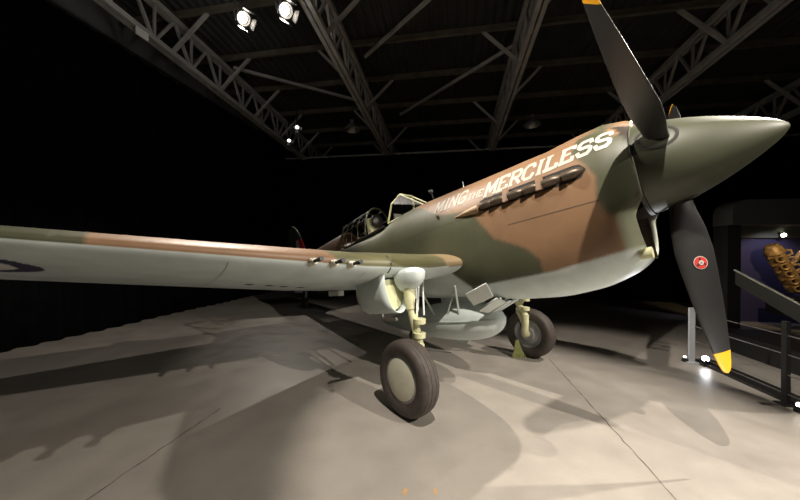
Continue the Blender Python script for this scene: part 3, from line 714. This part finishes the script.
for s in (1, -1):
    for p_, q_, r_ in (((2.66, .36, -.76), (2.78, .22, -1.12), .014), ((3.25, .36, -.80), (3.2, .22, -1.12), .014), ((2.75, .3, -.84), (2.95, .24, -1.1), .009)):
        b = MB(); b.tube([B(p_[0], s * p_[1], p_[2]), B(q_[0], s * q_[1], q_[2])], r_, 10); b.build('sway_brace', M['sky2'], tank, True)
b = MB(); b.box(B(2.95, 0, -.93), (.5, .12, .12)); b.build('tank_pylon', M['sky'], tank)
# ------------------------------------------------------------------ lamps under the roof
M['lens'] = mat('lit_lens', (1, 1, 1), .3, emit=(1, .9, .75), strength=13)
M['lens2'] = mat('faint_lit_lens', (1, 1, 1), .3, emit=(1, .92, .8), strength=1.3)
M['led'] = mat('white_led', (1, 1, 1), .3, emit=(.95, .97, 1), strength=60)
M['alu'] = mat('spun_aluminium', (.55, .54, .52), .4, .8)
def spotlight(loc, target, label, k=1.0, lens='lens', hang=False):
    t = empty('spotlight', loc, label, 'spotlight', 'spotlights under the roof')
    d = (Vector(target) - Vector(loc)).normalized(); o = Vector((0, 0, 0))
    b = MB(); b.lathe([(-.26 * k, .03 * k), (-.25 * k, .065 * k), (-.06 * k, .075 * k), (.0, .105 * k), (.045 * k, .115 * k), (.045 * k, .10 * k), (.0, .085 * k), (-.03 * k, .05 * k)], o, d, 28, False); b.build('lamp_housing', M['black'], t, True, 40)
    b = MB(); b.lathe([(-.012 * k, .002), (-.012 * k, .085 * k)], o, d, 24); b.build('lamp_lens', M[lens], t)
    x = d.cross(Vector((0, 0, 1))).normalized(); y = x.cross(d)
    for sx, sy in ((1, 0), (-1, 0), (0, 1), (0, -1)):
        b = MB(); e = x * sx + y * sy; f_ = x * sy + y * sx; p = o + d * .045 * k + e * .112 * k
        b.loft([[p - f_ * .07 * k, p + f_ * .07 * k, p + f_ * .09 * k + d * .11 * k + e * .03 * k, p - f_ * .09 * k + d * .11 * k + e * .03 * k], [q + e * .004 for q in (p - f_ * .07 * k, p + f_ * .07 * k, p + f_ * .09 * k + d * .11 * k + e * .03 * k, p - f_ * .09 * k + d * .11 * k + e * .03 * k)]]); b.build('barn_door', M['black'], t)
    b = MB()
    for s in (1, -1): b.bar(o + x * s * .1 * k - d * .1 * k, Vector((x.x * s * .1 * k, x.y * s * .1 * k, .2 * k)) - d * .1 * k, .012, .03)
    b.bar(x * .1 * k - d * .1 * k + Vector((0, 0, .2 * k)), -x * .1 * k - d * .1 * k + Vector((0, 0, .2 * k)), .03, .012); b.bar(-d * .1 * k + Vector((0, 0, .2 * k)), -d * .1 * k + Vector((0, 0, (zt(loc[1]) + .2 if hang else zb(loc[1])) - loc[2])), .03); b.build('lamp_yoke', M['black'], t)
    return t
spotlight((-3.42, 4.35, 5.40), (.9, 2.2, 1.6), 'lit spotlight left of its brighter twin, hung between the two left trusses', 1.0, 'lens', True)
spotlight((-2.64, 4.31, 5.40), (1.2, 1.8, 1.7), 'brightest lit spotlight, hung beside the second truss from the left', 1.05, 'lens', True)
spotlight((-4.79, 8.57, 5.42), (-2, 5, 1), 'small dim spotlight at the far end of the left truss, upper of two', .8, 'lens2', True)
spotlight((-5.59, 9.47, 5.38), (-2, 6, 1), 'small dim spotlight at the corner of the two curtains, lower of two', .8, 'lens2', True)
def pendant(loc, label):
    t = empty('pendant_lamp', loc, label, 'pendant lamp', 'dome pendant lamps'); Z = Vector((0, 0, 1))
    b = MB(); b.lathe([(-.12, .24), (-.115, .245), (-.05, .20), (.03, .12), (.08, .07), (.085, .0)], (0, 0, 0), Z, 32, False); b.build('lamp_shade', M['alu'], t, True, 50)
    b = MB(); b.lathe([(.08, .05), (.2, .05), (.21, .01)], (0, 0, 0), Z, 20); b.build('lamp_cap', M['grey'], t, True, 40)
    b = MB(); b.tube([(0, 0, .2), (0, 0, zt(loc[1]) + .1 - loc[2])], .008, 6); b.build('lamp_cord', M['black'], t)
    b = MB(); b.lathe([(-.1, .002), (-.08, .05), (0, .04), (.06, .03)], (0, 0, 0), Z, 16); b.build('lamp_bulb', M['hub'], t, True)
pendant((-3.06, 8.75, 5.42), 'unlit dome pendant lamp near the end of the second truss, above the cockpit')
pendant((2.31, 9.19, 5.42), 'unlit dome pendant lamp above the nose lettering')

# ------------------------------------------------------------------ barrier, floor lamps and display on the right
b = MB(); b.box((0, 0, .40), (.07, .03, .80)); b.box((0, 0, .006), (.14, .12, .012)); o = b.build('barrier_post', mat('uplit_post', (.42, .44, .47), .3)); o.location = (3.47, 4.98, 0); tag(o, 'slim pale barrier end post standing behind the bright floor lamp', 'post', 'barrier posts')  # the uplight's glow on this post is put into its pale colour
for y, lb in ((3.78, 'dark barrier post at the right edge, in front of the display'), (2.5, 'dark barrier post just outside the right edge of the view')):
    b = MB(); b.box((0, 0, .44), (.04, .05, .88)); b.box((0, 0, .006), (.12, .12, .012)); o = b.build('barrier_post', M['black']); o.location = (3.5, y, 0); tag(o, lb, 'post', 'barrier posts')
for z, lb in ((.733, 'topmost'), (.532, 'second highest'), (.319, 'second lowest'), (.118, 'lowest')):
    b = MB(); b.tube([(3.5, 4.98, z), (3.5, 3.8, z), (3.5, 1.2, z)], .0055, 8); o = b.build('barrier_cable', M['steel']); tag(o, lb + ' horizontal steel cable of the barrier right of the propeller', 'cable', 'barrier cables')
b = MB(); b.box((3.66, 3.2, .02), (.24, 3.7, .04)); tag(b.build('barrier_kerb', M['black']), 'low black kerb on the floor under the barrier cables', 'kerb')
def floor_lamp(loc, label, k, lens, aim):
    t = empty('floor_uplight', loc, label, 'floor light', 'floor uplights')
    b = MB(); b.box((0, 0, .02), (.13 * k, .1 * k, .04)); b.box((0, 0, .07 * k + .01), (.03, .05 * k, .06 * k)); b.build('lamp_base', M['black'], t)
    d = Vector(aim).normalized(); c = Vector((0, 0, .11 * k + .02))
    b = MB(); b.lathe([(-.09 * k, .03 * k), (-.08 * k, .05 * k), (.02 * k, .058 * k), (.02 * k, .05 * k), (-.01 * k, .045 * k)], c, d, 24, False); b.build('lamp_housing', M['black'], t, True, 40)
    b = MB(); b.lathe([(.0, .002), (.0, .048 * k)], c, d, 20); b.build('lamp_lens', M[lens], t)
    return t
floor_lamp((3.56, 4.86, 0), 'bright white floor uplight glaring beside the yellow propeller tip', .75, 'led', (-.55, -.72, .25))
floor_lamp((3.4, 5.0, 0), 'small floor light left of the bright uplight', .45, 'lens2', (-.5, -.8, .1))
floor_lamp((3.47, 3.62, .0), 'small floor light at the kerb near the right edge of the view', .5, 'lens', (-.6, -.6, .3))
spot('uplight_beam', (3.5, 4.78, .16), (1.9, 2.9, 1.6), 60, 70, .6, (.93, .96, 1), .03)

# display booth
b = MB(); b.box((8.2, 8.3, 1.3), (3.4, .08, 2.6)); b.build('display_wall', mat('violet_panel', (.045, .04, .11), .7)).update_tag()
o = bpy.data.objects['display_wall']; tag(o, 'dark violet display wall behind the golden engine at the right edge', 'display wall')
b = MB(); b.box((8.2, 8.22, 2.12), (3.38, .04, .30)); tag(b.build('display_banner', mat('olive_grey_panel', (.13, .14, .11), .7)), 'olive grey strip along the top of the violet display wall', 'panel')
b = MB(); rings = []
for y in (6.1, 6.5):
    rg = []
    for k in range(9): q = PI / 2 * k / 8; rg.append((5.02 - .24 * math.sin(q) + .0, y, 2.34 - .24 + .24 + .22 - .24 * (1 - math.cos(q))))
    rg = [(4.86 + .24 * (1 - math.sin(q)), y, 2.30 + .24 * math.cos(q) - .0) for q in np.linspace(0, PI / 2, 9)] + [(4.86, y, 2.10), (8.6, y, 2.10), (8.6, y, 2.54)]
    rings.append(rg)
b.loft(rings); tag(b.build('display_header', mat('charcoal_panel', (.06, .06, .058), .6)), 'charcoal header panel with rounded left end above the violet display', 'panel')
b = MB(); b.box((4.97, 6.35, 1.05), (.2, .3, 2.1)); tag(b.build('display_pillar', M['darkwall']), 'dark pillar carrying the left end of the charcoal header', 'pillar')
# sloping grey stringer
b = MB(); q = [Vector((4.62, 5.72, 1.31)), Vector((4.62, 4.55, .80)), Vector((4.62, 4.55, .56)), Vector((4.62, 5.72, 1.09))]; nn = Vector((.02, 0, 0)); b.loft([[p - nn for p in q], [p + nn for p in q]])
t_ = b.build('ramp_side', mat('grey_green_panel', (.034, .035, .031), .55)); tag(t_, 'grey sloping ramp side panel right of the propeller blade', 'ramp side')
b = MB(); b.bar((4.60, 5.73, 1.325), (4.60, 4.55, .815), .03, .014); o = b.build('edge_strip', mat('pale_strip', (.5, .5, .42), .4), t_)
b = MB(); b.box((5.0, 4.9, .15), (1.0, 2.2, .3)); tag(b.build('display_platform', M['black']), 'low black platform under the ramp side panel', 'platform')
b = MB(); b.box((4.75, 6.06, .06), (.5, .05, .12)); tag(b.build('wooden_rail', mat('brown_rail', (.16, .115, .085), .5)), 'low brown rail level with the yellow propeller tip', 'rail')
b = MB(); b.box((0, 0, 0), (.34, .22, .015), Matrix.Rotation(-.35, 3, 'X')); o = b.build('information_card', mat('white_card', (.7, .7, .66), .5)); o.location = (5.0, 4.62, .98); tag(o, 'white information card below the golden engine at the right edge', 'card')
b = MB(); b.tube([(5.0, 4.66, .3), (5.0, 4.66, .96)], .03, 12); tag(b.build('card_stand', M['black']), 'black stand under the white information card', 'stand')
# the golden engine: a tilted cylinder bank with ports, crankcase and top covers
eng = empty('aero_engine', (6.92, 7.6, .3), 'golden-lit weathered aircraft engine tilted on the display at the right edge', 'engine')
M['gold'] = noisy(mat('corroded_brass', (.42, .27, .11), .5, .35), 14, .5, .3)
tilt = Matrix.Rotation(math.radians(-28), 3, 'Y')
def E(x, y, z): return tilt @ Vector((x, y, z)) + Vector((.14, 0, .88))
eng.scale = (.95, .95, .95)
def ebox(bb, c, d): bb.box(E(*c), d, tilt)
b = MB(); ebox(b, (0, 0, .1), (.2, .2, .95)); ebox(b, (.02, -.03, .1), (.1, .26, .9)); b.build('crankcase', M['gold'], eng)
for k in range(5):
    b = MB(); z = -.28 + k * .18; c = E(-.03, -.1, z); d = tilt @ Vector((-.5, -.9, 0))
    b.lathe([(0, .075), (.06, .08), (.075, .066), (.06, .045), (.0, .04)], c, d, 18, False); b.build('cylinder_port', M['gold'], eng, True, 40)
    b = MB(); b.lathe([(.02, .002), (.02, .045)], c, d, 16); b.build('port_mouth', M['dark'], eng)
    b = MB(); b.tube([E(.08, -.12, z), E(.17, -.17, z + .03), E(.2, -.15, z + .1), E(.1, -.1, z + .15)], .026, 12); b.build('manifold_pipe', M['gold'], eng, True)
    b = MB(); b.tube([E(-.1, -.02, z + .06), E(-.15, -.04, z + .08)], .03, 10); b.build('stud', M['gold'], eng, True)
b = MB(); rr_ = []
for t in np.linspace(0, 1, 8): rr_.append([E(.02 + (.17 - .07 * t * t) * math.cos(q), -.02 + (.17 - .07 * t * t) * math.sin(q), .56 + .2 * t) for q in np.linspace(0, 2 * PI, 20, endpoint=False)])
b.loft(rr_); b.build('top_cover', M['gold'], eng, True, 40)
b = MB(); b.tube([E(.05, 0, .1), E(.5, 0, .36)], .05, 14); b.build('shaft', M['gold'], eng, True)
b = MB(); b.box((0.3, 0, .2), (.7, .5, .4)); b.build('engine_stand', M['black'], eng)
spot('display_spot', (6.0, 6.2, 2.05), (6.85, 7.6, 1.2), 60, 60, .5, (1, .75, .45), .03)
spot('display_wash', (7.3, 7.6, 2.3), (7.2, 8.3, .8), 14, 100, .6, (.8, .8, 1), .05)
t = empty('display_spotlight', (7.44, 8.10, 2.03), 'small lit display lamp on the olive strip above the golden engine', 'spotlight')
b = MB(); b.lathe([(-.05, .03), (.02, .045), (.02, .04)], (0, 0, 0), (-.2, -.6, -.6), 18, False); b.bar((0, .02, .02), (0, .0985, .04), .03); b.build('lamp_housing', M['black'], t, True)
b = MB(); b.lathe([(.01, .002), (.01, .045)], (0, 0, 0), (-.3, -.8, -.4), 18); b.build('lamp_lens', M['lens'], t)
